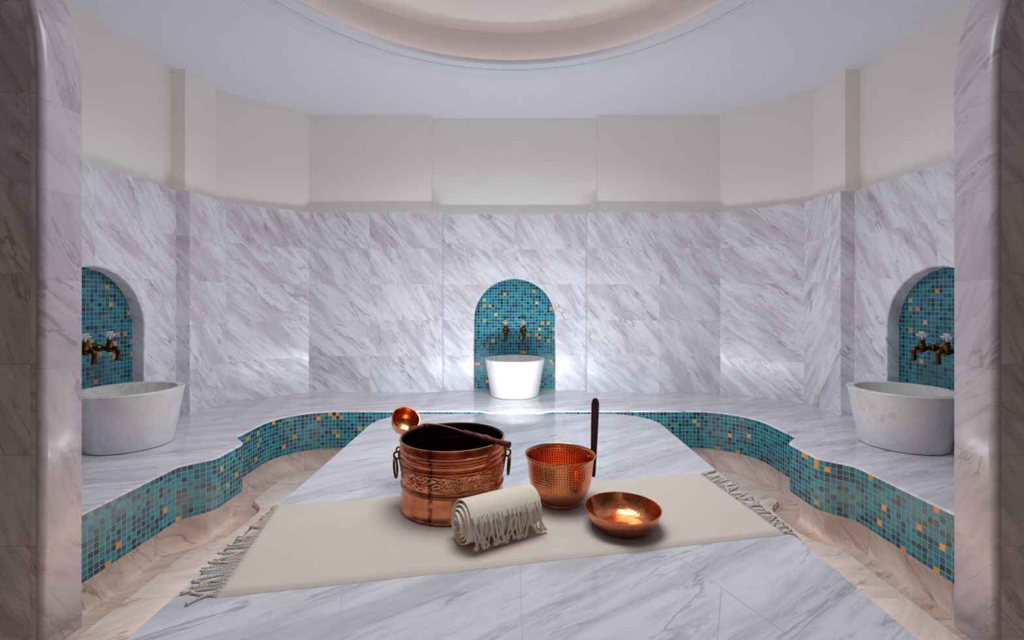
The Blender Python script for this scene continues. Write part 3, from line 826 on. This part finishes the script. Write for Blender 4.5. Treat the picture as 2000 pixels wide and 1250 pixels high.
# under hem just below the outer edge
def shell(th,u,e): return roll_pt(th,1.035+e,u)
mb=MB(); rows=[]
for k in range(9):
    th=th_end+.05-.34*k/8
    rows.append([shell(th,.016+(RL-.024)*j/40,.012+.012*sin(j*1.9)*(k/8)) for j in range(41)])
mb.grid(rows); relb(mb,'hem',M['towel'],tw)
def roll_fringe(n,th0,e,L,seed,r=.0019):
    rng=random.Random(seed)
    for k in range(n):
        u=.006+(RL-.012)*(k+.5+rng.uniform(-.15,.15))/n; th=th0; pts=[shell(th,u,e)]; left=L*rng.uniform(.8,1.15); du=rng.uniform(-.006,.006)
        step=left/8; fy=None
        for j in range(8):
            u+=du*(.5+j/6)+rng.uniform(-.0015,.0015)
            if th>-.75 and fy is None:
                th-=step/.067; p=shell(th,u,e+rng.uniform(0,.02))
                # leave the roll, hang straight down
                if th<-.30:
                    p2=shell(-.30,u,e); off=(p2-Vector((A.x+ax.x*u,A.y+ax.y*u,p2.z))).to_2d().length
                    q=A+ax*u+pn*(off*1.0); p=Vector((q.x,q.y,p.z))
            if p.z<ZS+.0125:
                fy=(fy or 0)+step*.75; off=RW*1.03+fy; q=A+ax*u+pn*off; p=Vector((q.x,q.y,ZS+.0115+rng.uniform(0,.002)))
            pts.append(p.copy())
        mb=MB(); rope(pts,mb,r=r,tw=430,rng=rng); relb(mb,'fringe_tassel',M['tassel'],tw)
roll_fringe(15,th_end,.022,.120,11,.0024)
roll_fringe(13,th_end-.30,.012,.095,12,.0019)

# ------------------------------------------------------------------ lights
def area(name,loc,dirv,sx,sy,power,col,spread=None,roll=0):
    l=bpy.data.lights.new(name,'AREA'); l.shape='RECTANGLE'; l.size=sx; l.size_y=sy; l.energy=power; l.color=col
    if spread: l.spread=spread
    o=bpy.data.objects.new(name,l); link(o); d=Vector(dirv).normalized()
    # x axis of light along long side: given by roll vector
    z=-d; x=Vector(roll) if roll else Vector((1,0,0)); x=(x-z*x.dot(z)).normalized(); y=z.cross(x)
    o.matrix_world=Matrix((( x.x,y.x,z.x,loc[0]),(x.y,y.y,z.y,loc[1]),(x.z,y.z,z.z,loc[2]),(0,0,0,1)))
    return o
COOL=(.87,.94,1.0)
zl=.462
L_=[]
L_.append(area('platform_led_back',(0,3.012,zl),(0,.62,.78),1.1,.012,7.5,COOL,roll=(1,0,0)))
for s in (-1,1):
    L_.append(area('platform_led_side',(s*.852,2.40,zl),(s*.72,0,.69),.7,.012,1.3,COOL,roll=(0,1,0)))
    L_.append(area('platform_led_corner',(s*.775,2.935,zl),(s*.51,.51,.69),.24,.012,2.2,COOL,roll=(1,-s,0)))
L_.append(area('basin_uplight',(0,3.03,.455),(0,.9,.35),.34,.02,4.6,COOL,roll=(1,0,0)))
for o in L_: o.data.specular_factor=.12
WARM=(1.,.76,.62)
area('channel_led_back',(0,2.91,.24),(0,.60,-.80),1.3,.02,6,WARM,spread=1.25,roll=(1,0,0))
for s in (-1,1):
    area('channel_led_side',(s*.76,2.2,.24),(s*.66,0,-.75),1.35,.02,9,WARM,spread=1.25,roll=(0,1,0))
# added unseen fills: down through the dome, up onto its inner ceiling, dim camera side
area('dome_fill',(CX,2.0,3.02),(0,0,-1),1.4,1.2,33,(.89,.96,1.),spread=2.6,roll=(1,0,0))
area('dome_ceiling_fill',(CX,1.87,2.96),(0,0,1),.8,.8,1.0,(.88,.95,1.),roll=(1,0,0))  # added fill, brightens only the inner ceiling
bpy.data.objects['dome_fill'].data.specular_factor=.5
area('vestibule_fill',(0,-.7,2.6),(0,.35,-1),1.2,.8,.8,(1.,.84,.72),roll=(1,0,0))  # added dim fill for the pillars' camera-side faces
area('copper_highlight_fill',(.15,-1.1,1.35),(0,1,-.1),.5,1.5,1.0,(1.,.95,.9),roll=(1,0,0))  # added panel behind the camera, gives the copper its pale highlight

w=bpy.data.worlds.new('World'); scn.world=w; w.use_nodes=True
w.node_tree.nodes['Background'].inputs[0].default_value=(.5,.45,.42,1); w.node_tree.nodes['Background'].inputs[1].default_value=.05

# ------------------------------------------------------------------ camera
cam=bpy.data.cameras.new('camera'); co=bpy.data.objects.new('camera',cam); link(co)
co.location=(CX,0,1.2); co.rotation_euler=(pi/2,0,0); cam.sensor_width=36; cam.lens=930/2000*36; cam.shift_y=-40/2000; cam.clip_start=.02
scn.camera=co
scn.view_settings.view_transform='Standard'; scn.view_settings.look='None'; scn.view_settings.exposure=0.0
cy=scn.cycles; cy.max_bounces=10; cy.diffuse_bounces=6; cy.glossy_bounces=5; cy.use_denoising=True
cy.sample_clamp_indirect=6; cy.caustics_reflective=False; cy.caustics_refractive=False; cy.blur_glossy=.5
